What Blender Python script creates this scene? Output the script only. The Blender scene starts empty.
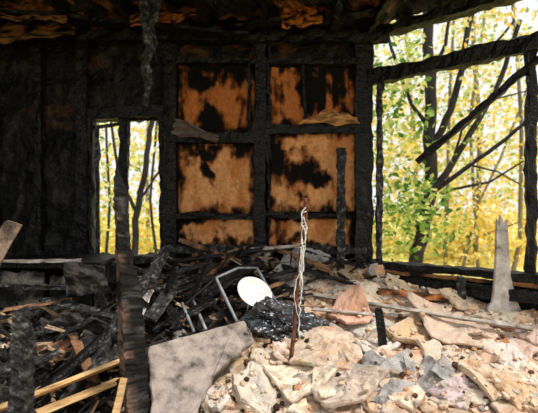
import bpy, bmesh, math, random
from mathutils import Vector, Matrix, noise
random.seed(7)
R = random.random
def U(a,b): return a+(b-a)*random.random()

# ------------------------------------------------------------------ helpers
EYE = Vector((0,0,1.5)); F=422.0
def S(u,v,d):            # measured bearing + real distance -> metres
    return Vector(((u-269)/F*d, d, 1.5-(v-206.5)/F*d))
def fbm(x,y,z=0.0,o=4):
    return noise.fractal(Vector((x,y,z)),1.0,2.0,o)   # ~ -1..1
def sm(a,b,x):
    t=max(0,min(1,(x-a)/(b-a))); return t*t*(3-2*t)
def mix(a,b,t): return tuple(a[i]*(1-t)+b[i]*t for i in range(3))
def srgb(r,g,b):
    f=lambda c:(c/255/12.92) if c/255<=0.04045 else ((c/255+0.055)/1.055)**2.4
    return (f(r),f(g),f(b))

def link(o,parent=None):
    bpy.context.collection.objects.link(o)
    if parent: o.parent=parent
    return o
def mk(name,verts,faces,mat,parent=None,smooth=False,cols=None,center=True):
    vs=[Vector(v) for v in verts]
    c=Vector((0,0,0))
    if center and not parent and vs:
        for v in vs: c+=v
        c/=len(vs)
    me=bpy.data.meshes.new(name)
    me.from_pydata([v-c for v in vs],[],faces); me.update()
    if cols:
        a=me.color_attributes.new('Col','FLOAT_COLOR','POINT')
        flat=[]
        for q in cols: flat+= [q[0],q[1],q[2],1]
        a.data.foreach_set('color',flat)
    if smooth:
        me.polygons.foreach_set('use_smooth',[True]*len(me.polygons))
    me.materials.append(mat)
    o=bpy.data.objects.new(name,me); o.location=c
    return link(o,parent)
def empty(name,parent=None):
    e=bpy.data.objects.new(name,None); e.empty_display_size=.1
    return link(e,parent)

# ------------------------------------------------------------------ materials
def M(name):
    m=bpy.data.materials.new(name); m.use_nodes=True
    return m,m.node_tree,m.node_tree.nodes,m.node_tree.links,m.node_tree.nodes['Principled BSDF']
def ramp_mat(name,stops,scale=6,rough=.8,bscale=30,bstr=.5,bdist=.01,detail=6,stretch=(1,1,1),vor=False,spec=.3,metal=0):
    m,t,N,L,b=M(name)
    tc=N.new('ShaderNodeTexCoord'); mp=N.new('ShaderNodeMapping'); mp.inputs['Scale'].default_value=stretch
    L.new(tc.outputs['Object'],mp.inputs[0])
    n=N.new('ShaderNodeTexNoise'); n.inputs['Scale'].default_value=scale; n.inputs['Detail'].default_value=detail; n.inputs['Roughness'].default_value=.65
    L.new(mp.outputs[0],n.inputs['Vector'])
    r=N.new('ShaderNodeValToRGB'); L.new(n.outputs[0],r.inputs[0])
    e=r.color_ramp.elements
    while len(e)<len(stops): e.new(.5)
    for i,(p,c) in enumerate(stops):
        e[i].position=p; e[i].color=(*c,1)
    L.new(r.outputs[0],b.inputs['Base Color'])
    b.inputs['Roughness'].default_value=rough; b.inputs['Metallic'].default_value=metal
    b.inputs['Specular IOR Level'].default_value=spec
    bp=N.new('ShaderNodeBump'); bp.inputs['Strength'].default_value=bstr; bp.inputs['Distance'].default_value=bdist
    if vor:
        x=N.new('ShaderNodeTexVoronoi'); x.inputs['Scale'].default_value=bscale; x.feature='DISTANCE_TO_EDGE'
        L.new(mp.outputs[0],x.inputs['Vector'])
        cl=N.new('ShaderNodeMath'); cl.operation='MINIMUM'; cl.inputs[1].default_value=.2
        L.new(x.outputs['Distance'],cl.inputs[0]); L.new(cl.outputs[0],bp.inputs['Height'])
    else:
        x=N.new('ShaderNodeTexNoise'); x.inputs['Scale'].default_value=bscale; x.inputs['Detail'].default_value=5
        L.new(mp.outputs[0],x.inputs['Vector']); L.new(x.outputs[0],bp.inputs['Height'])
    L.new(bp.outputs[0],b.inputs['Normal'])
    return m
def col_mat(name,rough=.9,nscale=35,lo=.6,hi=1.25,bstr=.5,bdist=.01,spec=.2,bscale=60,specks=0,cracks=0):
    m,t,N,L,b=M(name)
    a=N.new('ShaderNodeAttribute'); a.attribute_name='Col'
    tc=N.new('ShaderNodeTexCoord')
    n=N.new('ShaderNodeTexNoise'); n.inputs['Scale'].default_value=nscale; n.inputs['Detail'].default_value=6; n.inputs['Roughness'].default_value=.7
    L.new(tc.outputs['Object'],n.inputs['Vector'])
    mr=N.new('ShaderNodeMapRange'); mr.inputs['From Min'].default_value=.3; mr.inputs['From Max'].default_value=.7
    mr.inputs['To Min'].default_value=lo; mr.inputs['To Max'].default_value=hi
    L.new(n.outputs[0],mr.inputs[0])
    fac=mr.outputs[0]
    if specks:
        n3=N.new('ShaderNodeTexNoise'); n3.inputs['Scale'].default_value=48; n3.inputs['Detail'].default_value=7; n3.inputs['Roughness'].default_value=.75
        L.new(tc.outputs['Object'],n3.inputs['Vector'])
        m3=N.new('ShaderNodeMapRange'); m3.inputs['From Min'].default_value=.36; m3.inputs['From Max'].default_value=.46
        m3.inputs['To Min'].default_value=1-specks; m3.inputs['To Max'].default_value=1
        L.new(n3.outputs[0],m3.inputs[0])
        mu=N.new('ShaderNodeMath'); mu.operation='MULTIPLY'; L.new(fac,mu.inputs[0]); L.new(m3.outputs[0],mu.inputs[1]); fac=mu.outputs[0]
    v=N.new('ShaderNodeVectorMath'); v.operation='SCALE'
    L.new(a.outputs['Color'],v.inputs[0]); L.new(fac,v.inputs['Scale'])
    L.new(v.outputs[0],b.inputs['Base Color'])
    b.inputs['Roughness'].default_value=rough; b.inputs['Specular IOR Level'].default_value=spec
    n2=N.new('ShaderNodeTexNoise'); n2.inputs['Scale'].default_value=bscale; n2.inputs['Detail'].default_value=6
    L.new(tc.outputs['Object'],n2.inputs['Vector'])
    bp=N.new('ShaderNodeBump'); bp.inputs['Strength'].default_value=bstr; bp.inputs['Distance'].default_value=bdist
    L.new(n2.outputs[0],bp.inputs['Height'])
    last=bp
    if cracks:
        x=N.new('ShaderNodeTexVoronoi'); x.inputs['Scale'].default_value=cracks; x.feature='DISTANCE_TO_EDGE'
        L.new(tc.outputs['Object'],x.inputs['Vector'])
        cl=N.new('ShaderNodeMath'); cl.operation='MINIMUM'; cl.inputs[1].default_value=.18
        L.new(x.outputs['Distance'],cl.inputs[0])
        b2=N.new('ShaderNodeBump'); b2.inputs['Strength'].default_value=.9; b2.inputs['Distance'].default_value=.015
        L.new(cl.outputs[0],b2.inputs['Height']); L.new(bp.outputs[0],b2.inputs['Normal']); last=b2
    L.new(last.outputs[0],b.inputs['Normal'])
    return m

char   = ramp_mat('charred_wood',[(.40,(.002,.002,.002)),(.60,(.006,.0057,.0055)),(.74,(.045,.042,.038))],scale=24,rough=.5,bscale=30,bstr=1,bdist=.016,vor=True,spec=.28)
charg  = ramp_mat('ashy_charred_wood',[(.38,(.005,.005,.005)),(.54,(.035,.033,.031)),(.72,(.24,.23,.22))],scale=24,rough=.7,bscale=34,bstr=1,bdist=.016,vor=True,spec=.25)
wallm  = col_mat('sooted_wall',nscale=14,lo=.2,hi=1.6,rough=.6,spec=.25,bstr=.9,bdist=.03,bscale=26,cracks=22)
panelm = col_mat('burnt_plaster_panel',nscale=26,lo=.65,hi=1.15,rough=.9,bstr=.5,bdist=.015,spec=.1,specks=.3)
rubm   = col_mat('plaster_debris',nscale=12,lo=.78,hi=1.10,rough=.97,bstr=.8,bdist=.015,bscale=30,spec=.1,specks=.2)
woodcm = col_mat('half_burnt_wood',nscale=34,lo=.45,hi=1.25,rough=.85,bstr=1,bdist=.012,bscale=45)
pale   = ramp_mat('pale_split_wood',[(.3,srgb(120,85,50)),(.5,srgb(205,165,112)),(.7,srgb(228,198,150))],scale=5,stretch=(1,1,9),rough=.75,bscale=12,bstr=.3)
greyw  = ramp_mat('weathered_grey_wood',[(.32,srgb(72,66,60)),(.44,srgb(160,150,140)),(.7,srgb(212,204,194))],scale=9,rough=.85,bscale=30,bstr=.6,detail=9)
slabm  = ramp_mat('grey_plasterboard',[(.31,srgb(34,31,28)),(.40,srgb(110,100,92)),(.52,srgb(152,138,127)),(.75,srgb(182,166,153))],scale=9,rough=.95,bscale=50,bstr=.7,detail=12)
shardm = ramp_mat('grey_cement',[(.32,srgb(86,82,78)),(.5,srgb(156,151,146)),(.75,srgb(194,188,182))],scale=9,rough=.95,bscale=50,bstr=.6,detail=8)
rust   = ramp_mat('rusty_iron',[(.3,srgb(38,22,16)),(.5,srgb(96,52,36)),(.7,srgb(140,92,70))],scale=25,rough=.85,bscale=80,bstr=.7)
stringm= ramp_mat('melted_white_plastic',[(.3,srgb(180,175,165)),(.6,srgb(238,234,228))],scale=20,rough=.5)
steel  = ramp_mat('scorched_steel',[(.3,srgb(60,60,62)),(.55,srgb(140,142,144)),(.75,srgb(190,190,192))],scale=8,rough=.5,metal=.2,bscale=60,bstr=.2)
ceram  = ramp_mat('white_enamel',[(.3,srgb(190,184,172)),(.45,srgb(232,229,222)),(.8,srgb(242,241,237))],scale=6,rough=.3,bscale=5,bstr=.05,spec=.5)
bagm   = ramp_mat('black_plastic_bag',[(.3,(.012,.013,.015)),(.7,(.05,.052,.058))],scale=6,rough=.22,bscale=14,bstr=1,bdist=.03,spec=.9)
barkm  = ramp_mat('dark_bark',[(.3,srgb(22,20,20)),(.6,srgb(52,47,44)),(.8,srgb(85,78,70))],scale=12,stretch=(1,1,.3),rough=.9,bscale=20,bstr=.8)
barkl  = ramp_mat('grey_bark',[(.3,srgb(80,72,60)),(.6,srgb(135,122,100))],scale=12,stretch=(1,1,.3),rough=.9,bscale=20,bstr=.8)
litter = ramp_mat('leaf_litter',[(.3,srgb(140,140,80)),(.5,srgb(205,190,110)),(.7,srgb(230,215,150))],scale=3,rough=1,bscale=10,bstr=.6)
boards = ramp_mat('bare_floor_boards',[(.3,srgb(30,26,22)),(.6,srgb(70,60,50))],scale=3,stretch=(1,8,1),rough=.8,bscale=10,bstr=.4)

def leaf_mat():
    m,t,N,L,b=M('autumn_leaf'); N.remove(b)
    a=N.new('ShaderNodeAttribute'); a.attribute_name='Col'
    d=N.new('ShaderNodeBsdfDiffuse'); tr=N.new('ShaderNodeBsdfTranslucent'); mx=N.new('ShaderNodeMixShader'); mx.inputs[0].default_value=.5
    L.new(a.outputs['Color'],d.inputs[0]); L.new(a.outputs['Color'],tr.inputs[0])
    L.new(d.outputs[0],mx.inputs[1]); L.new(tr.outputs[0],mx.inputs[2]); L.new(mx.outputs[0],N['Material Output'].inputs[0])
    return m
leafm=leaf_mat()

# ------------------------------------------------------------------ terrain of rubble
def rwx(y): return .96+(4.22-y)*.753/.658     # x of the right wall at depth y
def ground(x,y):
    h=.30+(y-2.4)*.26
    h+=.26*math.exp(-((x+.25)/.75)**2-((y-4.1)/.45)**2)
    h+=.07*math.exp(-((x-.35)/.5)**2-((y-3.2)/.4)**2)
    h-=.10*math.exp(-((x+1.1)/.5)**2-((y-2.6)/.4)**2)
    dw=(rwx(y)-x)*.658
    h+=.13*math.exp(-(max(0,dw)/.35)**2)
    h+=.08*fbm(x*1.7,y*1.7,3,3)+.04*fbm(x*6,y*6,1,4)
    return h
def G(u,v):
    d=1.6
    while d<4.1:
        p=S(u,v,d)
        if p.z<=ground(p.x,p.y) or p.x>rwx(p.y)-.16: return Vector((p.x,p.y,ground(p.x,p.y)))
        d+=.01
    p=S(u,v,4.08); return Vector((p.x,p.y,ground(p.x,p.y)))
BEIGE=srgb(232,212,190); TAN=srgb(214,180,146); GREY=srgb(176,168,160); DK=srgb(38,33,30); BLK=(.010,.010,.010); ORG=srgb(194,132,84); BRN=srgb(98,68,48)
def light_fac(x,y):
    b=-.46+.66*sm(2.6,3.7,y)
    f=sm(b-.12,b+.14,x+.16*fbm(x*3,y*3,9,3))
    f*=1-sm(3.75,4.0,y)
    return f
pile=empty('rubble_pile')
xs=[-2.98+i*.028 for i in range(int(6.3/.028))]; ys=[1.2+j*.028 for j in range(int(2.92/.028))]
V=[];C=[];FA=[];idx={}
for j,y in enumerate(ys):
    for i,x in enumerate(xs):
        if x>rwx(y)-.03: continue
        idx[i,j]=len(V)
        z=ground(x,y)+.02*fbm(x*20,y*20,5,3)+.02*abs(fbm(x*9,y*9,8,2))
        V.append((x,y,z))
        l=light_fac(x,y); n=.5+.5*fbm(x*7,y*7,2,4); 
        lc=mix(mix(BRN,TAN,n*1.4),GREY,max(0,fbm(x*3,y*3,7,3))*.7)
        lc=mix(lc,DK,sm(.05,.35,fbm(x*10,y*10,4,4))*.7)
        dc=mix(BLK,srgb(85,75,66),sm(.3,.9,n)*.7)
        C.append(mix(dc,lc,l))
for (i,j),a in idx.items():
    q=[(i+1,j),(i+1,j+1),(i,j+1)]
    if all(k in idx for k in q): FA.append((a,idx[q[0]],idx[q[1]],idx[q[2]]))
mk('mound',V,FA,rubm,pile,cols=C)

# ------------------------------------------------------------------ box / beam / shard builders
def box(name,x0,x1,y0,y1,z0,z1,mat,parent=None):
    v=[(x,y,z) for z in (z0,z1) for x,y in ((x0,y0),(x1,y0),(x1,y1),(x0,y1))]
    f=[(0,3,2,1),(4,5,6,7),(0,1,5,4),(1,2,6,5),(2,3,7,6),(3,0,4,7)]
    return mk(name,v,f,mat,parent)
def beam_geo(p0,p1,w,h,jit=.006,step=.04,taper=(1,1),roll=0,ends=.0,up=Vector((0,0,1)),bow=0,prf=None):
    p0=Vector(p0);p1=Vector(p1);ax=(p1-p0);Ln=ax.length;ax.normalize()
    if abs(ax.dot(up))>.95: up=Vector((0,1,0))
    s=ax.cross(up).normalized(); t=s.cross(ax).normalized()
    if roll:
        q=Matrix.Rotation(roll,3,ax); s=q@s;t=q@t
    n=max(3,int(Ln/step)); V=[];FA=[]
    prof=[(-1,-1),(0,-1),(1,-1),(1,0),(1,1),(0,1),(-1,1),(-1,0)]
    eo=[U(-ends,ends) for _ in prof]; eo2=[U(-ends,ends) for _ in prof]
    sd=U(0,90)
    for k in range(n+1):
        f=k/n; sc=prf(f) if prf else taper[0]+(taper[1]-taper[0])*f
        c=p0+ax*Ln*f+t*bow*math.sin(math.pi*f)
        for m,(a,b) in enumerate(prof):
            off=ax*((eo[m] if k==0 else 0)+(eo2[m] if k==n else 0))
            e=jit*1.6*fbm(f*Ln*5+sd,m*1.7,sd,3)
            V.append(c+s*(a*w/2*sc+a*e+U(-jit,jit)*.45)+t*(b*h/2*sc+b*e+U(-jit,jit)*.45)+off)
    for k in range(n):
        for m in range(8):
            a=k*8+m;b=k*8+(m+1)%8
            FA.append((a,b,b+8,a+8))
    FA.append(tuple(range(7,-1,-1))); FA.append(tuple(range(n*8,n*8+8)))
    return V,FA
def beam(name,p0,p1,w,h,mat,parent=None,cols=None,**k):
    v,f=beam_geo(p0,p1,w,h,**k)
    return mk(name,v,f,mat,parent,cols=[cols(x) for x in v] if cols else None)
def shard_geo(c,r,th,rot,asp=1.0,n=11,bend=0,rough=.12):
    V=[];FA=[]
    rad=[r*U(.68,1.12) for _ in range(n)]
    def put(x,y,z): return Vector(c)+rot@Vector((x,y,z+bend*(x*x)/max(r,.01)))
    rings=[(1,0),(1.0,th),(.93,th*1.15),(.5,th*1.2)]
    for (k,z) in rings:
        for m in range(n):
            a=2*math.pi*m/n
            q=rad[m]*k*(1+U(-.04,.04))
            V.append(put(math.cos(a)*q*asp,math.sin(a)*q,z+U(-1,1)*th*rough))
    V.append(put(0,0,th*1.2)); V.append(put(0,0,0))
    for k in range(3):
        for m in range(n):
            a=k*n+m;b=k*n+(m+1)%n; FA.append((a,b,b+n,a+n))
    for m in range(n):
        FA.append((3*n+m,3*n+(m+1)%n,4*n)); FA.append(((m+1)%n,m,4*n+1))
    return V,FA
def slab_geo(c,r,th,rot,asp=1.2,bend=0,n=40,sides=None,rag=.12,rings=7):
    """large broken slab: irregular polygon with ragged, crumbling rim, flaked and uneven face"""
    sd=U(0,200); V=[];FA=[]
    sides=sides or random.choice((4,5,5,6))
    cor=[(2*math.pi*(i+U(-.28,.28))/sides, U(.70,1.15)) for i in range(sides)]
    pts=[Vector((math.cos(a)*q*asp*r,math.sin(a)*q*r)) for a,q in cor]
    rim=[];per=max(2,n//sides)
    for i in range(sides):
        a=pts[i];b=pts[(i+1)%sides]
        for k in range(per):
            q=a.lerp(b,k/per); q*=1+rag*fbm(q.x/r*2.6+sd,q.y/r*2.6,sd,4)+U(-.03,.03)
            rim.append(q)
    n=len(rim)
    def put(x,y,z,top):
        e=0
        if top:
            f=fbm(x/r*1.3+sd,y/r*1.3,sd+3,4); e=-.3*th*sm(.02,.08,f)+.2*th*fbm(x/r*5+sd,y/r*5,sd,3)
        return Vector(c)+rot@Vector((x,y,z+e+bend*(x*x)/max(r,.01)+.6*th*fbm(x/r*1.6+sd,y/r*1.6,sd,4)))
    rs=[(.97,0,0),(1.0,th*.45,0),(.98,th*.92,1)]+[(.92-.84*i/(rings-1),th*(1.05+.05*i/rings),1) for i in range(rings)]
    for (k,z,tp) in rs:
        for q in rim:
            V.append(put(q.x*k,q.y*k,z+U(-1,1)*th*.05,tp))
    V.append(put(0,0,th*1.1,1)); V.append(put(0,0,0,0))
    m_=len(rs)
    for k in range(m_-1):
        for m in range(n):
            a=k*n+m;b=k*n+(m+1)%n; FA.append((a,b,b+n,a+n))
    for m in range(n):
        FA.append(((m_-1)*n+m,(m_-1)*n+(m+1)%n,m_*n)); FA.append(((m+1)%n,m,m_*n+1))
    return V,FA
def rotm(tx,ty,tz):
    return Matrix.Rotation(ty,3,'Y')@Matrix.Rotation(tx,3,'X')@Matrix.Rotation(tz,3,'Z')
class Bag:
    def __init__(s): s.v=[];s.f=[];s.c=[]
    def add(s,v,f,col):
        o=len(s.v); s.v+=v; s.f+=[tuple(i+o for i in q) for q in f]
        s.c+=[col(p) for p in v] if callable(col) else [col]*len(v)

pl=Bag(); ch=Bag()
def pcol():
    r=R(); b=mix(TAN,BEIGE,U(0,1.1)) if r<.66 else (mix(GREY,BEIGE,U(0,.7)) if r<.86 else mix(ORG,TAN,R()))
    k=U(.7,1.05); return tuple(min(.85,x*k) for x in b)
def lcol(b,k1=.55,k2=.55):   # light piece with stains and some scorching
    s=U(0,50); d=random.choice((BRN,ORG,GREY,GREY,TAN,ORG)); d2=random.choice((DK,BRN,GREY,BRN))
    def f(p):
        c=mix(b,mix(b,d,k1),sm(.0,.4,fbm(p.x*6+s,p.y*6,p.z*6,4)))
        return mix(c,d2,sm(.26,.46,fbm(p.x*12+s,p.y*12,p.z*12,5))*k2)
    return f
for i in range(5200):
    y=2.15+1.95*R()**1.1; x=U(-2.3,rwx(y)-.17)
    if abs(x)>y*.72: continue
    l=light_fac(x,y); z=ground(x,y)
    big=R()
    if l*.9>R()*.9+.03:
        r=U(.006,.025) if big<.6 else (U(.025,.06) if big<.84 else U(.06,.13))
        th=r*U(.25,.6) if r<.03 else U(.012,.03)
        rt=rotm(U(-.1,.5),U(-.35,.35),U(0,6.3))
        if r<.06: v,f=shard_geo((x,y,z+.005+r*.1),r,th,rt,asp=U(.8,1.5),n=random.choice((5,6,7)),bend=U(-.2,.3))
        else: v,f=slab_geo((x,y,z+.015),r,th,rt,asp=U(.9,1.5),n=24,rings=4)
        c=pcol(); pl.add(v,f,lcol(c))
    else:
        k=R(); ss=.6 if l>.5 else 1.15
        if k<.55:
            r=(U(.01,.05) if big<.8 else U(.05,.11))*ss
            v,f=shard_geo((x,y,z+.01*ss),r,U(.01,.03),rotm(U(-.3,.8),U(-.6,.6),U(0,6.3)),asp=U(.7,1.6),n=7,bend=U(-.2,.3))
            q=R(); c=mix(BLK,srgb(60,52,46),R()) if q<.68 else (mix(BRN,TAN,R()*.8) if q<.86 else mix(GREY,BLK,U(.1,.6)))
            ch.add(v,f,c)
        else:
            L=U(.05,.32)*ss; a=U(0,6.3); e=U(-.25,.6)
            d=Vector((math.cos(a),math.sin(a),e))*L
            if y+d.y>4.12 or x+d.x>rwx(y+d.y)-.1: continue
            w=U(.006,.026)*ss
            v,f=beam_geo((x,y,z),Vector((x,y,z+.02))+d,w,w*U(.4,1),jit=.002,step=.05,ends=.01)
            c=mix(BLK,srgb(70,64,58),R()**1.5) if R()<.78 else mix(BRN,TAN,R())
            ch.add(v,f,c)

# distinctive plaster pieces
def chunk(name,u,v,sz,th,col,tilt=(0,0),yaw=None,asp=1.2,lift=.0,mat=None,bend=.1,n=None,parent=pile,dust=0):
    p=G(u,v); r=sz/F*p.y/2; rt=rotm(tilt[0],tilt[1],U(0,.8) if yaw is None else yaw); c=p+Vector((0,0,lift))
    vv,ff=slab_geo(c,r,th,rt,asp=asp,bend=bend,sides=n)
    for _ in range(dust):
        a=U(0,6.3);q=math.sqrt(R())*.8*r; x,y=math.cos(a)*q*asp,math.sin(a)*q
        rr=U(.004,.012) if R()<.6 else U(.012,.028)
        w=c+rt@Vector((x,y,th*.95+bend*x*x/max(r,.01)))
        v2,f2=shard_geo(w,rr,rr*.6,rotm(tilt[0]+U(-.3,.3),tilt[1]+U(-.3,.3),U(0,6)),n=5)
        if R()<.8: pl.add(v2,f2,pcol())
        else: ch.add(v2,f2,mix(BLK,BRN,R()))
    if mat: return mk(name,vv,ff,mat,parent)
    cf=lcol(col,.45,.4)
    return mk(name,vv,ff,rubm,parent,cols=[cf(x) for x in vv])
big=[(330,352,80,.05),(368,332,58,.04),(412,343,64,.05),(458,333,80,.05),(300,388,74,.045),(240,366,56,.04),(212,384,52,.045),(505,352,64,.05),
(441,366,56,.04),(486,388,66,.05),(345,394,72,.05),(258,402,56,.045),(522,380,58,.045),(322,294,56,.035),(215,408,48,.04),(345,318,56,.035),(392,312,50,.035),
(498,322,56,.04),(430,318,46,.035),(405,374,50,.035),(530,338,48,.035),(370,302,48,.035),(465,308,48,.035),(310,367,42,.03),(520,405,58,.045),(440,298,42,.035),(345,282,42,.03),(400,400,54,.04),
(320,335,46,.03),(262,370,46,.035),(285,360,42,.03),(375,358,48,.035),(350,300,40,.03),(398,292,38,.03),(475,362,42,.03),(425,355,38,.03),(385,345,38,.03),(480,342,38,.03),(455,398,48,.035),(235,392,38,.03)]
for (u,v,s,t) in big:
    c=random.choice([BEIGE,BEIGE,mix(BEIGE,TAN,.5),mix(BEIGE,GREY,.5),mix(TAN,BEIGE,.2),mix(TAN,ORG,.15),mix(BEIGE,GREY,.25)])
    c=tuple(q*U(.85,1.06) for q in c)
    chunk('plaster_slab',u,v,s,t*.85,c,tilt=(U(.05,.6),U(-.3,.3)),lift=.035,bend=U(-.25,.5),yaw=U(0,3.1),asp=U(1,1.4),dust=16)
for (u,v,s,c,tx,ty) in [(345,276,42,ORG,.6,.2),(372,282,34,mix(ORG,TAN,.5),.7,-.3),(413,298,62,mix(ORG,TAN,.4),.4,.1),(60,362,46,mix(BRN,ORG,.4),.9,.2),(326,262,24,TAN,.8,.3),(214,268,30,BRN,.9,.2),(235,250,26,mix(BRN,TAN,.4),1.0,-.3),(290,248,24,GREY,.9,.3),(100,400,34,BRN,.6,.4),(195,300,26,mix(BRN,TAN,.3),.7,.2),(205,262,26,mix(BRN,ORG,.4),.9,.1),(530,318,30,mix(ORG,TAN,.4),.7,.1),(262,262,22,mix(BRN,TAN,.3),.8,.2),(20,350,26,mix(BRN,DK,.4),.8,.2),(312,345,30,mix(ORG,TAN,.3),.6,.2),(470,352,26,mix(ORG,TAN,.3),.6,-.2),(230,350,22,ORG,.7,.2)]:
    chunk('broken_piece',u,v,s,.022,c,tilt=(tx,ty),lift=.03,dust=6)
for (u,v,s,tx,ty) in [(392,385,46,1.0,.5),(432,398,54,.8,-.4),(372,376,34,1.0,-.6),(455,386,40,.7,.5),(412,380,30,1.1,.2),(398,404,42,.9,.7),(340,380,26,.8,.1)]:
    chunk('cement_shard',u,v,s,.015,GREY,tilt=(tx,ty),lift=.05,mat=shardm,asp=1.6,n=4,bend=0,yaw=U(0,3),dust=4)
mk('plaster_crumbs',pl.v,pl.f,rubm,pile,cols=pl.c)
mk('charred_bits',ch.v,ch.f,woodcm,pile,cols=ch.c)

# ------------------------------------------------------------------ room shell
box('floor',-3.2,3.2,-1.5,4.4,-.12,0,boards)
def burnt_grid(name,o,du,dv,nu,nv,cf,mat,rel=.01,keep=None,th=None,parent=None):
    o=Vector(o);du=Vector(du);dv=Vector(dv);nrm=du.cross(dv).normalized()
    V=[];C=[];FA=[]
    for j in range(nv+1):
        for i in range(nu+1):
            a=i/nu;b=j/nv; p=o+du*a+dv*b
            p2=p+nrm*rel*fbm(p.x*6,p.y*6,p.z*6,4)
            V.append(p2);C.append(cf(p,a,b))
    for j in range(nv):
        for i in range(nu):
            p=o+du*((i+.5)/nu)+dv*((j+.5)/nv)
            if keep and not keep(p): continue
            k=j*(nu+1)+i; FA.append((k,k+1,k+nu+2,k+nu+1))
    ob=mk(name,V,FA,mat,parent,cols=C)
    if th:
        s=ob.modifiers.new('thick','SOLIDIFY'); s.thickness=th; s.offset=-1
    return ob
def soot(p,a,b):
    n=fbm(p.x*2.5,p.y*2.5,p.z*2.5,5)
    c=mix((.0025,.0025,.0025),(.010,.0095,.009),sm(-.2,.5,n))
    k=abs(((p.x*8)%1)-.5)
    if k<.07: c=mix(c,(.001,.001,.001),.8)
    q=math.exp(-((p.x+2.15)/.35)**2-((p.z-2.42)/.16)**2)
    c=mix(c,srgb(90,58,34),sm(.35,.8,q+.6*fbm(p.x*9,0,p.z*9,5)-.1)*.6)
    q=math.exp(-((p.x+1.75)/.25)**2-((p.z-2.95)/.12)**2)
    c=mix(c,srgb(80,50,30),sm(.4,.8,q+.5*fbm(p.x*8,7,p.z*8,4)-.1)*.5)
    c=mix(c,(.05,.047,.043),sm(.18,.38,fbm(p.x*9,p.y*9,p.z*4+5,5))*.5)
    if p.x>-1 and p.z>2.85: c=mix(c,srgb(110,62,30),sm(.14,.34,fbm(p.x*4,9,p.z*9,5))*.55)
    return c
WY=4.22
def wkeep(p): return not(-1.76<p.x<-1.08 and 1.0<p.z<2.37)
burnt_grid('wall_back',(-3.1,WY+.02,0),(4.12,0,0),(0,0,3.45),206,130,soot,wallm,rel=.035,keep=wkeep,th=.1)
burnt_grid('wall_left',(-3.05,1.0,0),(0,3.2,0),(0,0,3.45),60,60,soot,wallm,rel=.03,th=.1)
A=Vector((.96,4.22,0)); D=Vector((.753,-.658,0))
def RW(u,z,off=0):
    return A+D*u+Vector((.658,.753,0))*off+Vector((0,0,z))
def rw_px(u,v,off=0):
    k=(u-269)/F; t=(k*4.22-.96)/(.753+.658*k); y=4.22-.658*t
    return RW(t,1.5-(v-206.5)/F*y,off)
burnt_grid('wall_right',RW(0,0,.06),D*3.4,(0,0,.88),90,30,soot,wallm,rel=.02,th=.1)
burnt_grid('wall_right_return',RW(2.3,.86,.06),D*1.1,(0,0,2.4),30,60,soot,wallm,rel=.02,th=.1)

def ceilcol(p,a,b):
    n=fbm(p.x*3,p.y*6,1,5)
    c=mix((.004,.004,.004),(.016,.014,.012),sm(-.2,.5,n))
    c=mix(c,srgb(140,84,46),sm(.18,.36,fbm(p.x*2.6+4,p.y*7,11,5)-.14*sm(-1.2,1.2,p.x))*.7)
    def bl(cx,cy,rx,ry,col,c,k=1):
        q=math.exp(-((p.x-cx)/rx)**2-((p.y-cy)/ry)**2)
        return mix(c,col,sm(.35,.55,q+.45*fbm(p.x*9,p.y*9,4,4))*k)
    c=bl(-2.05,3.85,.40,.16,srgb(165,105,60),c)
    c=bl(.28,3.82,.17,.13,srgb(190,110,50),c)
    c=bl(.95,3.7,.2,.06,srgb(130,80,45),c,.7)
    return c
burnt_grid('ceiling',(-3.1,2.5,3.28),(5.9,0,0),(0,1.75,0),220,70,ceilcol,wallm,rel=.08,keep=lambda p:p.x<rwx(p.y)+.12+.05*fbm(p.x*9,p.y*9,0,3),th=-.06)
fr=empty('ceiling_joists')
for i,x in enumerate([-2.5,-1.75,-1.25,-.55,-.05,.55,.95]):
    beam('joist_%d'%i,(x,2.5,3.2),(x+U(-.05,.05),4.2,3.20),.05,.11,char,fr,jit=.010)
beam('cross_joist',(-3,4.06,3.15),(1.15,4.08,3.13),.07,.09,char,fr,jit=.014)
beam('sagging_board',(-2.7,3.6,3.19),(-.2,3.95,3.10),.13,.03,char,fr,jit=.012)
beam('sagging_board_b',(-.3,3.9,3.16),(1.0,3.7,3.20),.11,.03,char,fr,jit=.012)

# plaster panels with individual burn marks --------------------------------
fw=empty('wall_studs')
T1=srgb(222,158,102); T2=srgb(188,112,58); T3=srgb(96,50,24)
def panel(name,x0,x1,z0,z1,base,burns,edge=.06,amt=.35,seed=0,keepb=(),streak=.2):
    def cf(p,a,b):
        wx=p.x+.16*fbm(p.x*3+seed,p.z*3,seed+7,5); wz=p.z+.18*fbm(p.x*3,p.z*3+seed,seed+17,5)
        n=fbm(p.x*3+seed,p.z*2.2,seed,5); n2=fbm(p.x*18,p.z*10,seed+3,5)
        c=mix(base,T2,sm(-.1,.4,fbm(p.x*5,p.z*2.5+seed,3,5))*.75)
        s=0
        for (cx,cz,rx,rz,k) in burns:
            s=max(s,k*math.exp(-((wx-cx)/rx)**2-((wz-cz)/rz)**2))
        e=min(p.x-x0,x1-p.x,p.z-z0,z1-p.z)
        s=max(s,.46*(1-sm(0,edge*2.4,e+.05*fbm(p.x*5,p.z*5,seed+60,3))))
        s+=.42*n+.28*n2+streak*fbm(p.x*9+seed,p.z*1.2,seed+30,4)
        for (cx,cz,rx,rz,k) in keepb:
            s-=k*math.exp(-((wx-cx)/rx)**2-((wz-cz)/rz)**2)
        s+=amt*.1
        c=mix(c,T3,sm(-.02,.36,s)*.92)
        c=mix(c,(.007,.006,.005),sm(.26,.52,s))
        return c
    burnt_grid(name,(x0,WY-.03,z0),(x1-x0,0,0),(0,0,z1-z0),int((x1-x0)/.007),int((z1-z0)/.007),cf,panelm,rel=.02,th=.012,parent=fw)
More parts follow.
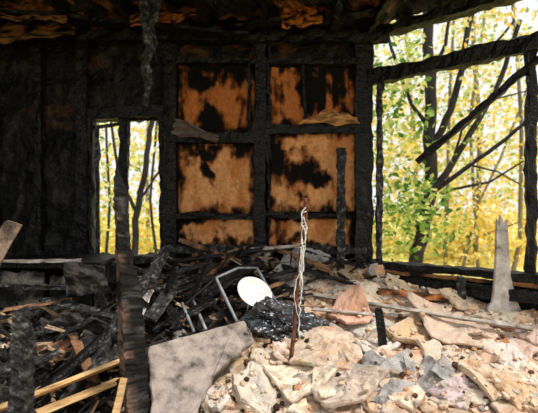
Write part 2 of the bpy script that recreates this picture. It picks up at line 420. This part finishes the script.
panel('plaster_panel_a',-.90,-.14,2.24,2.90,T2,[(-.66,2.80,.16,.18,.8),(-.60,2.30,.25,.08,.7),(-.22,2.85,.15,.1,.7)],amt=1.5,seed=1,keepb=[(-.40,2.55,.14,.22,.4),(-.80,2.5,.08,.2,.3)],streak=.5)
panel('plaster_panel_b',0.0,.86,2.28,2.88,T2,[(.50,2.66,.26,.20,.7),(.75,2.40,.12,.15,.5)],amt=1.7,seed=12,keepb=[(.24,2.46,.07,.25,.6),(.12,2.75,.06,.2,.5),(.5,2.34,.18,.06,.5),(.8,2.62,.06,.2,.4)],streak=.5)
panel('plaster_panel_c',-.90,-.14,1.43,2.12,T1,[(-.62,2.04,.17,.12,1.1),(-.56,1.82,.08,.12,1),(-.30,2.08,.14,.09,.8)],seed=23,keepb=[(-.72,1.6,.2,.15,.35),(-.35,1.7,.14,.2,.4)],amt=-.1)
panel('plaster_panel_d',0.0,.86,1.45,2.24,T1,[(.30,1.82,.16,.16,.9),(.46,1.72,.16,.08,.9),(.10,1.98,.05,.2,.8),(.2,1.56,.1,.06,.6)],seed=35,amt=-.5,keepb=[(.65,2.0,.22,.2,.5),(.7,1.6,.15,.15,.3),(.25,2.12,.15,.08,.3)])
panel('plaster_panel_e',-.90,-.14,1.12,1.37,T1,[(-.6,1.15,.4,.08,.8)],seed=46,edge=.02,amt=-1)
panel('plaster_panel_f',0.0,.84,1.10,1.39,T1,[(.4,1.12,.3,.08,.7)],seed=57,edge=.02,amt=-1)

def stud(n,x,z0,z1,w=.1,d=.07,y=WY-.07,mat=None,lean=0):
    beam(n,(x,y,z0),(x+lean,y,z1),w,d,mat or char,fw,jit=.011,step=.03,up=Vector((0,1,0)))
stud('stud_a',-.97,.5,3.2,.12); stud('stud_b',-.10,.5,3.2,.11,lean=.02); stud('stud_c',.90,.5,3.2,.11); stud('stud_c2',.0,1.3,3.1,.03)
stud('stud_d',-2.72,.5,3.2,.07); stud('stud_e',-2.25,.5,3.2,.05); stud('stud_f',-1.83,.5,3.2,.10)
stud('stud_g',-.19,2.2,2.95,.03); stud('lath_a',.36,2.28,2.92,.022,.03,lean=-.03)
def rail(n,x0,z0,x1,z1,w=.09,d=.06,y=WY-.08,mat=None):
    beam(n,(x0,y,z0),(x1,y,z1),d,w,mat or char,fw,jit=.012,step=.03)
rail('rail_mid_l',-1.0,2.18,-.08,2.17,.10); rail('rail_mid_r',-.08,2.25,.95,2.27,.08)
rail('rail_low_l',-.98,1.41,-.08,1.40,.05); rail('rail_low_r',-.08,1.42,.7,1.40,.05)
rail('rail_top',-1.0,2.93,.95,2.91,.05)
rail('rail_base',-1.0,1.09,.95,1.07,.07,mat=charg)
beam('charred_prop',S(341,275,4.0),S(341,148,4.05),.07,.06,charg,None,jit=.012,step=.03)
def sheet(name,pts,col,mat=rubm,amp=.03,seed=0,th=.008,n=14,parent=None,burn=.8,bc=BRN):
    a,b,c,d=[Vector(p) for p in pts]; V=[];C=[];FA=[]
    nr=(b-a).cross(d-a).normalized()
    for j in range(n+1):
        for i in range(n+1):
            s=i/n;t=j/n
            s2=s+ .05*fbm(s*5,t*5,seed); t2=t+.10*fbm(s*4,t*4,seed+5)*(1 if j in(0,n) else .3)
            p=(a*(1-s2)+b*s2)*(1-t2)+(d*(1-s2)+c*s2)*t2
            p+=nr*amp*fbm(s*2.5,t*2.5,seed+9,3)
            V.append(p); q=fbm(s*5,t*5,seed+2,4)
            C.append(mix(col,mix(col,bc,burn),sm(-.15,.25,q)))
    for j in range(n):
        for i in range(n):
            k=j*(n+1)+i; FA.append((k,k+1,k+n+2,k+n+1))
    o=mk(name,V,FA,mat,parent,cols=C)
    s=o.modifiers.new('t','SOLIDIFY'); s.thickness=th
    return o
sheet('peeled_wallpaper',[(-.94,4.06,2.2),(-.5,4.02,2.12),(-.48,4.05,2.18),(-.9,4.1,2.36)],srgb(105,100,95),amp=.05)
sheet('curled_scorched_board',[(.28,4.10,2.31),(.86,4.02,2.29),(.84,4.06,2.37),(.55,4.1,2.44)],srgb(205,150,95),amp=.06,seed=4)
def hb(u0,v0,u1,v1,d,col,seed,skew=0):
    sheet('hanging_ceiling_board',[S(u0,v1,d-.1),S(u1,v1+skew,d-.1),S(u1,v0+skew,d+.12),S(u0,v0,d+.12)],col,amp=.05,seed=seed,bc=(.004,.0035,.003),burn=1,n=24)
hb(-10,24,74,42,3.9,srgb(132,90,54),3,-8)
hb(0,8,66,17,3.65,srgb(140,94,56),9,3)
hb(130,16,196,26,3.7,srgb(176,100,44),14,-10)
hb(282,12,322,28,3.75,srgb(190,108,48),22,-7)

# left window ----------------------------------------------------------------
w1=empty('window_1')
yw=WY-.02
beam('head',(-1.82,yw,2.40),(-1.02,yw,2.45),.1,.10,char,w1,jit=.012)
beam('sill',(-1.82,yw,.98),(-1.02,yw,.98),.12,.07,charg,w1,jit=.008)
beam('jamb_l',(-1.77,yw,1.0),(-1.76,yw,2.4),.05,.1,char,w1,jit=.009)
beam('jamb_r',(-1.04,yw,1.0),(-1.05,yw,2.4),.08,.1,char,w1,jit=.012)
beam('mullion',(-1.45,yw,1.0),(-1.44,yw,2.38),.085,.06,char,w1,jit=.012)
beam('transom',(-1.77,yw+.01,2.28),(-1.45,yw+.01,2.33),.04,.03,charg,w1,jit=.006)
beam('inner_bar',(-1.70,yw,1.0),(-1.71,yw,2.3),.03,.03,charg,w1,jit=.004)

# right big window -------------------------------------------------------------
w2=empty('window_2')
beam('header',RW(-.05,2.76,-.02),RW(3.3,2.76,-.02),.09,.13,char,w2,jit=.014)
beam('top_plate',RW(-.05,3.19,0),RW(3.3,3.19,0),.12,.09,char,w2,jit=.014)
beam('jamb_l',RW(.03,.6,-.03),RW(.03,3.2,-.03),.1,.1,char,w2,jit=.012,up=Vector((0,1,0)))
beam('jamb_l2',RW(.15,.8,.0),RW(.16,2.75,.0),.05,.06,charg,w2,jit=.010,up=Vector((0,1,0)))
beam('post_r',RW(1.43,.85,0),RW(1.43,2.72,0),.06,.06,char,w2,jit=.009,up=Vector((0,1,0)))
beam('post_end',RW(2.35,.6,0),RW(2.35,3.2,0),.12,.12,char,w2,jit=.01)
p0=rw_px(418,162,-.02);p1=rw_px(545,55,-.02)
beam('brace',p0,p1,.05,.05,char,w2,jit=.008,step=.03)
beam('sill',RW(.02,.93,0),RW(2.4,.96,0),.14,.07,char,w2,jit=.012)
beam('lower_rail',RW(.02,.80,-.06),RW(2.4,.82,-.06),.08,.09,char,w2,jit=.014)
beam('sill_edge',RW(.02,.885,-.06),RW(2.4,.90,-.06),.03,.03,woodcm,w2,jit=.005,cols=lambda p:mix(srgb(150,104,66),(.01,.01,.01),sm(-.1,.15,fbm(p.x*3,p.y*3,p.z))))

# hanging charred strip from the ceiling
hs=empty('hanging_charred_strip')
pts=[S(150,-14,3.4),S(150,10,3.4),S(148,30,3.38),S(152,45,3.4),S(147,65,3.4),S(149,85,3.4),S(145,106,3.4)]
wd=[.22,.17,.11,.10,.07,.05,.03]
V=[];FA=[]
for i,p in enumerate(pts):
    for s in (-1,0,1): 
        V.append(p+Vector((s*wd[i]/2,U(-.03,.03),U(-.02,.02))))
for i in range(len(pts)-1):
    for s in (0,1):
        a=i*3+s; FA.append((a,a+1,a+4,a+3))
o=mk('strip',V,FA,charg,hs); m=o.modifiers.new('s','SOLIDIFY'); m.thickness=.015
m=o.modifiers.new('sub','SUBSURF'); m.levels=m.render_levels=3; m.subdivision_type='SIMPLE'
tx=bpy.data.textures.new('crumple','CLOUDS'); tx.noise_scale=.05
m=o.modifiers.new('d','DISPLACE'); m.texture=tx; m.strength=.04
beam('splinter',S(146,-14,3.38),S(157,62,3.38),.02,.012,char,hs,jit=.004,taper=(1,.4))

# ------------------------------------------------------------------ foreground left
pb=S(141,455,2.3); pt=S(117,163,2.3)
def pprof(f): return 1.12-.25*f if f<.35 else (1.03-.50*(f-.35)/.55 if f<.9 else max(.05,.53*(1-f)/.1))
V,FA=beam_geo(pb,pt,.115,.085,jit=.009,step=.015,roll=.7,ends=.02,prf=pprof)
C=[]
for p in V:
    f=max(0,min(1,(p.z-pb.z)/(pt.z-pb.z))); ax=pb.lerp(pt,f)
    t=sm(-.010,.010,(p.x-ax.x)+.03*fbm(p.x*20,p.y*20,p.z*6,3)+.04*fbm(p.x*3,0,p.z*4)+.004)
    c=mix(mix(srgb(150,118,98),srgb(84,62,50),.5+.7*fbm(p.x*30,p.y*30,p.z*5,3)),(.010,.009,.008),t)
    c=mix(c,(.010,.009,.008),sm(.06,.26,fbm(p.x*14,p.y*14,p.z*8,5)))
    c=mix(c,(.10,.09,.085),sm(.25,.4,fbm(p.x*25,p.y*25,p.z*18,3))*.6)
    C.append(c)
mk('half_burnt_post',V,FA,woodcm,cols=C)
beam('charred_stump',S(22,440,1.95),S(23,311,1.95),.082,.07,charg,None,jit=.010,step=.022,taper=(1.1,.75),ends=.03)
beam('charred_timber',G(62,418)+Vector((0,0,.02)),S(166,250,3.45),.085,.08,charg,None,jit=.011,step=.025,taper=(1.1,.8),ends=.03)
beam('pale_plank',S(-25,418,2.12),S(124,360,2.62),.14,.024,pale,None,jit=.0015,step=.1,roll=-.5,ends=.01)
beam('pale_plank',S(-10,432,2.10),S(120,380,2.55),.10,.020,pale,None,jit=.0015,step=.1,roll=-.2,ends=.015)
beam('bowed_wood_strip',S(112,428,2.1),S(124,378,2.16),.035,.014,pale,None,jit=.001,step=.03,bow=.008)
beam('broken_board',S(-12,268,3.0),S(14,224,3.1),.11,.03,woodcm,None,jit=.004,cols=lambda p:mix(srgb(150,125,105),srgb(70,60,52),sm(-.2,.4,fbm(p.x*9,p.y*9,p.z*9))),ends=.02,roll=1.2)
# charred cabinet
cb=empty('charred_cabinet')
x0,x1,y0,y1=-2.22,-1.40,3.45,3.92; zt=1.05; zb=.42
def cbx(n,a,b,c,d,e,f,mat,j=.005):
    beam(n,((a+b)/2,c,(e+f)/2),((a+b)/2,d,(e+f)/2),b-a,f-e,mat,cb,jit=j,step=.06)
cbx('top',x0-.03,x1+.03,y0-.03,y1,zt-.05,zt,char)
cbx('side_l',x0,x0+.03,y0,y1,zb,zt-.05,char); cbx('side_r',x1-.03,x1,y0,y1,zb,zt-.05,charg)
cbx('back',x0,x1,y1-.02,y1,zb,zt-.05,char); cbx('shelf',x0,x1,y0+.02,y1,.72,.74,char)
beam('top_edge',(x0-.05,y0-.04,zt+.005),(x1-.12,y0-.04,zt+.012),.02,.022,greyw,cb,jit=.004)
dcol=lambda p:mix((.012,.012,.012),srgb(118,112,106),sm(-.2,.25,fbm(p.x*6,p.y*6,p.z*6,4)))
def bpanel(n,xa,xb,za,zb_,y,sw):
    v=[];c=[];f=[];nn=14
    for j in range(nn+1):
        for i in range(nn+1):
            a=i/nn;b=j/nn; p=Vector((xa+(xb-xa)*a,y+sw*a+.012*fbm(a*4,b*4,xa,3),za+(zb_-za)*b+(.03*fbm(a*5,xa,2) if j==nn else 0)))
            v.append(p);c.append(dcol(p))
    for j in range(nn):
        for i in range(nn):
            k=j*(nn+1)+i; f.append((k,k+1,k+nn+2,k+nn+1))
    o=mk(n,v,f,woodcm,cb,cols=c); s=o.modifiers.new('t','SOLIDIFY'); s.thickness=.018
bpanel('door_a',x0+.03,x0+.39,zb,zt-.08,y0-.01,-.01)
bpanel('door_b',x0+.43,x0+.79,zb,zt-.12,y0-.01,-.06)
beam('mid_rail',(x0,y0-.04,.86),(x1,y0-.07,.84),.03,.03,charg,cb,jit=.006)
sheet('burnt_fabric',[S(40,318,3.1),S(100,310,3.2),S(112,352,2.95),S(45,350,2.95)],srgb(72,68,64),amp=.14,seed=8,bc=(.01,.01,.01))
sheet('bent_metal_sheet',[S(64,262,3.2),S(104,266,3.3),S(108,290,3.2),S(66,296,3.15)],srgb(70,66,62),amp=.06,seed=18,bc=(.01,.01,.01))

lt=lambda p:mix(srgb(150,110,80),srgb(40,30,24),sm(-.1,.2,fbm(p.x*9,p.y*9,p.z*9)))
for a in [(170,262,3.75,262,250,4.0,.10,.03,char),(195,283,3.5,262,262,3.8,.07,.04,char),(120,300,3.3,212,272,3.7,.08,.03,charg),(232,284,3.55,330,262,3.9,.08,.03,char),
          (150,330,3.0,215,300,3.3,.07,.03,char),(160,285,3.5,178,330,3.0,.05,.03,char),(300,268,3.8,372,290,3.7,.07,.03,char),(112,262,3.7,180,282,3.6,.06,.03,charg),
          (270,246,4.05,330,270,3.75,.05,.03,None),(110,330,2.9,150,372,2.6,.06,.03,char),(35,400,2.4,110,330,2.9,.06,.04,char),(10,340,2.9,60,328,3.1,.09,.03,charg),
          (200,252,4.0,225,300,3.4,.04,.03,None),(180,240,4.06,240,262,3.8,.05,.04,None),(300,250,4.05,365,268,3.9,.06,.03,char),(238,300,3.3,300,275,3.6,.05,.025,None),
          (205,276,3.6,250,246,4.0,.04,.03,None),(0,372,2.6,60,352,2.8,.08,.02,charg),(70,330,3.0,96,385,2.5,.06,.02,None),(245,250,4.0,300,246,4.05,.07,.03,greyw),(150,318,3.0,172,290,3.3,.10,.02,charg),
          (45,300,3.3,120,318,3.0,.08,.025,charg),(55,340,2.9,120,300,3.2,.05,.03,char),(5,310,3.1,70,300,3.3,.07,.025,None),(130,340,2.8,150,290,3.2,.05,.02,greyw),(84,372,2.6,130,345,2.8,.07,.02,charg)]:
    if a[8]: beam('charred_plank',S(*a[0:3]),S(*a[3:6]),a[6],a[7],a[8],pile,jit=.006,step=.04,ends=.02,roll=U(-.4,.4))
    else: beam('broken_lath',S(*a[0:3]),S(*a[3:6]),a[6],a[7],woodcm,pile,jit=.004,step=.04,ends=.02,roll=U(-.4,.4),cols=lt)
def GP(u,v,l=.14):
    p=G(u,v); return S(u,v,p.y-l)
beam('long_grey_lath',GP(314,295),GP(532,329,.16),.055,.022,greyw,None,jit=.003,ends=.01,roll=-.5)
beam('short_grey_lath',GP(312,309,.2),GP(376,315,.2),.05,.02,greyw,None,jit=.003,ends=.01,roll=-.4)
beam('scorched_batten',GP(378,291),GP(452,299),.05,.04,woodcm,None,cols=lambda p:mix(srgb(205,130,75),srgb(70,45,30),sm(-.0,.3,fbm(p.x*9,p.y*9,p.z*9))),jit=.005,ends=.02)
chunk('cement_block',296,268,60,.10,GREY,tilt=(.9,.1),mat=shardm,asp=1.1,n=4,yaw=.3,bend=0)
chunk('charred_block',140,285,50,.08,GREY,tilt=(1.0,-.2),mat=charg,asp=1.2,n=5,yaw=.1,bend=0)

# broken grey plasterboard slab
def poly_slab(name,pts,th,mat,parent=None):
    P=[Vector(p) for p in pts]; n=(P[1]-P[0]).cross(P[2]-P[0]).normalized()
    if n.z<0: n=-n
    bm=bmesh.new(); top=[]
    for i in range(len(P)):
        a=P[i];b=P[(i+1)%len(P)]
        for k in range(10):
            q=a.lerp(b,k/10)
            if k: q+=Vector((U(-1,1),U(-1,1),0))*.008
            top.append(bm.verts.new(q))
    f=bm.faces.new(top)
    r=bmesh.ops.extrude_face_region(bm,geom=[f])
    for v in r['geom']:
        if isinstance(v,bmesh.types.BMVert): v.co-=n*th
    bmesh.ops.recalc_face_normals(bm,faces=bm.faces)
    bmesh.ops.bevel(bm,geom=[e for e in bm.edges if e.is_manifold and e.calc_face_angle(0)>1],offset=.005,segments=2,affect='EDGES')
    me=bpy.data.meshes.new(name); bm.to_mesh(me); bm.free(); me.materials.append(mat)
    return link(bpy.data.objects.new(name,me),parent)
poly_slab('grey_plasterboard_slab',[S(149,346,2.55),S(244,320,2.9),S(254,340,2.78),S(216,372,2.48),S(192,424,2.2),S(152,430,2.15)],.045,slabm)

# black plastic bag
bm=bmesh.new(); bmesh.ops.create_icosphere(bm,subdivisions=5,radius=1)
c=G(284,338)+Vector((0,.08,.07))
for v in bm.verts:
    d=v.co.normalized()
    k=1+.35*fbm(d.x*1.6,d.y*1.6,d.z*1.6+4,2)-.28*abs(fbm(d.x*4,d.y*4,d.z*4,3))+.06*fbm(d.x*14,d.y*14,d.z*9,3)
    v.co=Vector((d.x*.33*k,d.y*.2*k,d.z*.18*k-(.05*d.x)))+c
me=bpy.data.meshes.new('bag'); bm.to_mesh(me); bm.free(); me.materials.append(bagm)
link(bpy.data.objects.new('plastic_bag',me))

def lathe(name,prof,loc,rot,mat,n=48):
    V=[];FA=[]
    for (r,z) in prof:
        for k in range(n):
            a=2*math.pi*k/n; V.append((r*math.cos(a),r*math.sin(a),z))
    for j in range(len(prof)-1):
        for k in range(n):
            a=j*n+k;b=j*n+(k+1)%n; FA.append((a,b,b+n,a+n))
    FA.append(tuple(range(n-1,-1,-1))); FA.append(tuple(range((len(prof)-1)*n,len(prof)*n)))
    me=bpy.data.meshes.new(name); me.from_pydata(V,[],FA); me.update(); me.materials.append(mat)
    me.polygons.foreach_set('use_smooth',[True]*len(me.polygons))
    o=bpy.data.objects.new(name,me); o.location=loc; o.rotation_euler=rot; return link(o)
lathe('white_plate',[(.07,0),(.075,.0),(.09,.008),(.13,.034),(.142,.040),(.146,.043),(.142,.047),(.128,.040),(.10,.020),(.085,.011),(.03,.009)],S(253,295,3.30),(math.radians(40),math.radians(20),math.radians(12)),ceram)

def tube(name,pts,r,mat,parent=None,rs=None,res=3,cyc=False):
    cu=bpy.data.curves.new(name,'CURVE'); cu.dimensions='3D'; cu.bevel_depth=r; cu.bevel_resolution=res; cu.use_fill_caps=True
    sp=cu.splines.new('POLY'); sp.points.add(len(pts)-1)
    for i,p in enumerate(pts):
        sp.points[i].co=(*p,1); sp.points[i].radius=rs[i] if rs else 1
    sp.use_cyclic_u=cyc
    cu.materials.append(mat)
    o=bpy.data.objects.new(name,cu); link(o)
    dg=bpy.context.evaluated_depsgraph_get()
    me=bpy.data.meshes.new_from_object(o.evaluated_get(dg)); bpy.data.objects.remove(o)
    me.polygons.foreach_set('use_smooth',[True]*len(me.polygons))
    o=bpy.data.objects.new(name,me)
    return link(o,parent)
cf=empty('overturned_stool_frame')
tube('leg_1',[S(216,278,3.35),S(237,322,3.15)],.013,steel,cf)
tube('leg_2',[S(257,268,3.6),S(278,306,3.38)],.013,steel,cf)
tube('leg_3',[S(182,303,3.2),S(194,332,3.05)],.012,steel,cf)
tube('leg_4',[S(193,300,3.3),S(206,330,3.1)],.012,steel,cf)
tube('seat_rail_1',[S(216,278,3.35),S(238,268,3.5),S(257,268,3.6)],.011,steel,cf)
tube('seat_rail_2',[S(216,278,3.35),S(186,304,3.2)],.012,char,cf)
beam('seat_board',S(196,300,3.38),S(262,262,3.72),.10,.025,char,cf,jit=.006,roll=.6)
ch2=empty('charred_chair')
beam('back_post_l',S(152,322,3.15),S(178,268,3.35),.035,.03,char,ch2,jit=.005)
beam('back_post_r',S(184,318,3.3),S(210,258,3.5),.035,.03,char,ch2,jit=.005)
beam('top_rail',S(176,272,3.34),S(210,262,3.5),.05,.025,char,ch2,jit=.005)
beam('mid_rail',S(166,294,3.26),S(198,284,3.42),.04,.02,char,ch2,jit=.005)
beam('low_rail',S(156,314,3.18),S(188,306,3.34),.04,.03,char,ch2,jit=.005)
beam('front_leg',S(156,314,3.18),S(140,300,2.98),.03,.03,char,ch2,jit=.005)

# rusty rod with melted strings
rod=empty('rusty_iron_rod')
b0=G(289,376); b=b0-Vector((0,0,.08)); t=S(305.5,198,b0.y)
tube('rod',[b+(t-b)*(i/20)+Vector((.006*fbm(i*.4,1),.006*fbm(i*.4,5),0)) for i in range(21)],.0125,rust,rod,rs=[1.3-.6*i/20 for i in range(21)])
tube('rod_hook',[t,t+Vector((.008,0,-.03)),t+Vector((.004,-.01,-.16))],.008,rust,rod)
for k in range(8):
    f0=.95-.05*k; q=b+(t-b)*f0
    L=U(.12,.42); sx=U(-.035,.02)
    pts=[q+Vector((sx*math.sin(math.pi*min(1,j/7))+U(-.006,.006),-.015+U(-.008,.008),-L*j/10)) for j in range(11)]
    tube('melted_string_%d'%k,pts,.0026,stringm,rod,rs=[U(.6,2.0) for _ in pts])
for k in range(5):
    q=b+(t-b)*U(.45,.93)
    tube('wrap_%d'%k,[q+Vector((.02*math.cos(a),.018*math.sin(a),.004*a)) for a in [i*.6 for i in range(12)]],.0025,stringm,rod)

def stake(n,u,vt,vb,w,mat,du=0,tap=.8):
    g=G(u,vb); beam(n,g-Vector((0,0,.05)),S(u+du,vt,g.y),w,w*.8,mat,None,jit=.005,step=.03,taper=(1.1,tap),ends=.015)
stake('charred_stake',384,308,356,.05,char,-5)
stake('charred_stake',459,276,306,.07,charg,2)
g=G(506,320)
outline=[(-.17,-.05),(-.16,.08),(-.12,.12),(-.10,.20),(-.078,.38),(-.068,.50),(-.06,.62),(-.05,.70),(-.035,.64),(-.02,.73),(.02,.66),(.045,.70),(.05,.5),(.06,.3),(.10,.15),(.17,.02),(.15,-.06)]
P=[g+Vector((x*.85,.06*z,z*1.12)) for x,z in outline]
bm=bmesh.new(); vs=[bm.verts.new(p) for p in P]; f=bm.faces.new(vs)
r=bmesh.ops.extrude_face_region(bm,geom=[f])
for v in r['geom']:
    if isinstance(v,bmesh.types.BMVert): v.co+=Vector((0,.03,0))
bmesh.ops.recalc_face_normals(bm,faces=bm.faces)
bmesh.ops.bevel(bm,geom=list(bm.edges),offset=.004,segments=1,affect='EDGES')
me=bpy.data.meshes.new('b'); bm.to_mesh(me); bm.free(); me.materials.append(greyw); link(bpy.data.objects.new('standing_broken_board',me))

# ------------------------------------------------------------------ outside
V=[];FA=[]
n=50
for j in range(n+1):
    for i in range(n+1):
        x=-20+40*i/n; y=4.5+22*j/n
        z=-.2+ .05*(y-4.5)*sm(6,12,y)+.3*fbm(x*.3,y*.3)
        V.append((x,y,z))
for j in range(n):
    for i in range(n):
        k=j*(n+1)+i; FA.append((k,k+1,k+n+2,k+n+1))
mk('ground',V,FA,litter,smooth=True)
box('yard_ground',-20,20,-16,4.5,-.5,-.25,litter)

YEL=[srgb(252,218,112),srgb(252,230,155),srgb(246,208,100),srgb(254,240,190),srgb(236,222,130),srgb(232,196,90)]
GRN=[srgb(116,150,70),srgb(152,178,90),srgb(88,126,60),srgb(184,198,108),srgb(210,216,128)]
LG=[srgb(190,204,108),srgb(222,222,135),srgb(240,234,160),srgb(166,186,98)]
def leaf(B,c,s,col):
    a=rotm(U(-1.2,1.2),U(-1.2,1.2),U(0,6.3))
    pts=[(-.5,0,0),(-.1,.3,.06),(.5,0,0),(-.1,-.3,.06)]
    o=len(B.v); B.v+=[Vector(c)+a@Vector(p)*s for p in pts]; B.f+=[(o,o+1,o+2),(o,o+2,o+3)]; B.c+=[col]*4
def pcolr(pal):
    c=random.choice(pal);k=U(.8,1.15); return tuple(min(.95,q*k) for q in c)
def tree(name,trunks,mat,leaves):
    e=empty(name)
    for i,(pts,r0,r1) in enumerate(trunks):
        P=[];n=len(pts)
        for k in range(n-1):
            for s in range(4): P.append(Vector(pts[k]).lerp(Vector(pts[k+1]),s/4))
        P.append(Vector(pts[-1])); m=len(P)
        P=[p+Vector((U(-1,1),U(-1,1),0))*r0*.25 for p in P]
        tube('branch_%d'%i,P,1,mat,e,rs=[r0+(r1-r0)*k/(m-1) for k in range(m)],res=3)
    B=Bag()
    for (cx,cy,cz,rx,ry,rz,cnt,pal,sz) in leaves:
        for _ in range(int(cnt*1.25)):
            while 1:
                a,b,c=U(-1,1),U(-1,1),U(-1,1)
                if a*a+b*b+c*c<1: break
            p=(cx+a*rx,cy+b*ry,cz+c*rz)
            if fbm(p[0]*1.3,p[1]*1.3,p[2]*1.3,3)<-.10: continue
            leaf(B,p,sz*.92*U(.6,1.2),pcolr(pal))
    if B.v: mk('leaves',B.v,B.f,leafm,e,cols=B.c,center=False)
def SL(*a): return [S(u,v,dd) for u,v,dd in a]
def blob(u,v,d,ru,rv,cnt,pal,sz,dy=.8):
    p=S(u,v,d); return (p.x,p.y,p.z,ru/F*d,dy,rv/F*d,cnt,pal,sz)
tree('dark_tree',[
 (SL((405,330,6.6),(418,250,6.6),(430,195,6.6),(431,120,6.6),(430,60,6.6),(428,-10,6.6)),.12,.075),
 (SL((432,150,6.6),(450,110,6.5),(462,70,6.4),(470,20,6.4),(480,-20,6.3)),.06,.035),
 (SL((430,195,6.6),(452,165,6.5),(478,120,6.4),(500,80,6.4),(520,20,6.3)),.055,.03),
 (SL((436,190,6.6),(470,165,6.5),(505,140,6.3),(530,118,6.2),(560,100,6.2)),.04,.02),
 (SL((425,225,6.6),(450,190,6.6),(490,182,6.5),(525,160,6.4)),.03,.012),
 (SL((431,130,6.6),(412,105,6.6),(395,60,6.5),(380,10,6.4)),.035,.02),
 (SL((462,70,6.4),(490,50,6.4),(515,20,6.4)),.03,.015),
 (SL((452,165,6.5),(462,130,6.4),(492,100,6.4),(530,90,6.3)),.022,.01),
 (SL((470,165,6.5),(498,172,6.4),(530,190,6.3)),.018,.008),
 (SL((430,80,6.6),(445,45,6.5),(452,0,6.5)),.035,.02)],barkm,
 [blob(400,150,6.3,30,110,460,GRN,.14),blob(412,215,6.1,42,45,460,GRN,.14),blob(395,60,6.4,30,50,240,GRN+LG,.13),blob(480,55,6.5,60,60,380,LG+YEL,.11),blob(500,150,6.8,50,60,240,YEL+LG,.11),blob(455,110,6.6,40,60,160,GRN+LG,.11)])
tree('slender_tree',[
 (SL((500,330,8.5),(520,240,8.5),(522,120,8.5),(512,0,8.5)),.05,.03),
 (SL((440,300,9),(470,240,9),(538,215,8.8)),.03,.015),
 (SL((455,300,8.5),(480,200,8.5),(500,160,8.5),(538,60,8.5)),.03,.02),
 (SL((445,300,9.5),(448,150,9.5),(455,-20,9.5)),.05,.03),
 (SL((480,300,9.5),(470,120,9.5),(490,-20,9.5)),.04,.03)],barkl,
 [blob(500,240,8.5,70,50,800,YEL,.13),blob(450,130,8.8,90,120,1400,YEL+LG,.13,.8),blob(490,40,8.5,70,60,600,GRN+LG+YEL,.12,.8),blob(425,235,8.5,50,40,500,LG+GRN,.13,.8)])
tree('yellow_maple',[
 (SL((470,330,12),(480,150,12),(470,-40,12)),.09,.05),(SL((420,330,12.5),(415,150,12.5),(400,-40,12.5)),.07,.04),
 (SL((530,330,12),(535,150,12),(550,-40,12)),.07,.04)],barkl,
 [blob(480,200,12.3,130,110,5600,YEL+YEL+LG,.19,1.5),blob(440,80,12.5,110,110,2300,YEL+LG,.18,1.5),blob(410,170,11.5,60,100,1900,LG+YEL,.18,1.0),blob(530,250,11.5,110,70,3600,YEL,.18,1.2),blob(430,265,11.7,110,55,3400,LG+YEL,.18,1.2)])
tree('sapling',[
 (SL((132,290,6.5),(136,220,6.5),(146,165,6.5),(152,120,6.5),(156,80,6.5)),.055,.03),
 (SL((138,215,6.5),(120,180,6.5),(112,130,6.5),(108,80,6.5)),.03,.015),
 (SL((140,200,6.5),(160,170,6.5),(175,140,6.5)),.02,.012),
 (SL((104,290,8),(110,200,8),(104,90,8)),.03,.02),(SL((160,290,8),(150,200,8),(160,90,8)),.03,.02)],barkm,
 [blob(112,170,7,26,70,200,GRN+LG,.11),blob(150,150,7.5,30,50,160,YEL+LG,.11)])
tree('yellow_birch',[
 (SL((120,330,12),(124,150,12),(118,-20,12)),.08,.05),(SL((150,330,12),(146,150,12),(160,-20,12)),.06,.04)],barkl,
 [blob(125,190,12,75,100,3600,YEL+LG,.18,1.4),blob(125,250,11,80,50,2600,YEL+LG,.16,1.0)])

# ------------------------------------------------------------------ light
w=bpy.data.worlds.new('overcast_sky'); bpy.context.scene.world=w; w.use_nodes=True
bg=w.node_tree.nodes['Background']; bg.inputs[0].default_value=(.95,.98,1,1); bg.inputs[1].default_value=1.05
sl=bpy.data.lights.new('hazy_sun','SUN'); sl.energy=3.9; sl.angle=math.radians(14); sl.color=(1,.96,.91)
so=bpy.data.objects.new('hazy_sun',sl); link(so); so.location=(2,-4,8)
dirv=Vector((-.55,.40,-1)).normalized(); so.rotation_euler=dirv.to_track_quat('-Z','Y').to_euler()

cam=bpy.data.cameras.new('camera'); cam.sensor_width=36; cam.lens=F/538*36; cam.clip_start=.05
cam.dof.use_dof=True; cam.dof.focus_distance=3.0; cam.dof.aperture_fstop=1.6
co=bpy.data.objects.new('camera',cam); link(co); co.location=EYE; co.rotation_euler=(math.radians(90),0,0)
bpy.context.scene.camera=co
bpy.context.scene.view_settings.view_transform='Standard'
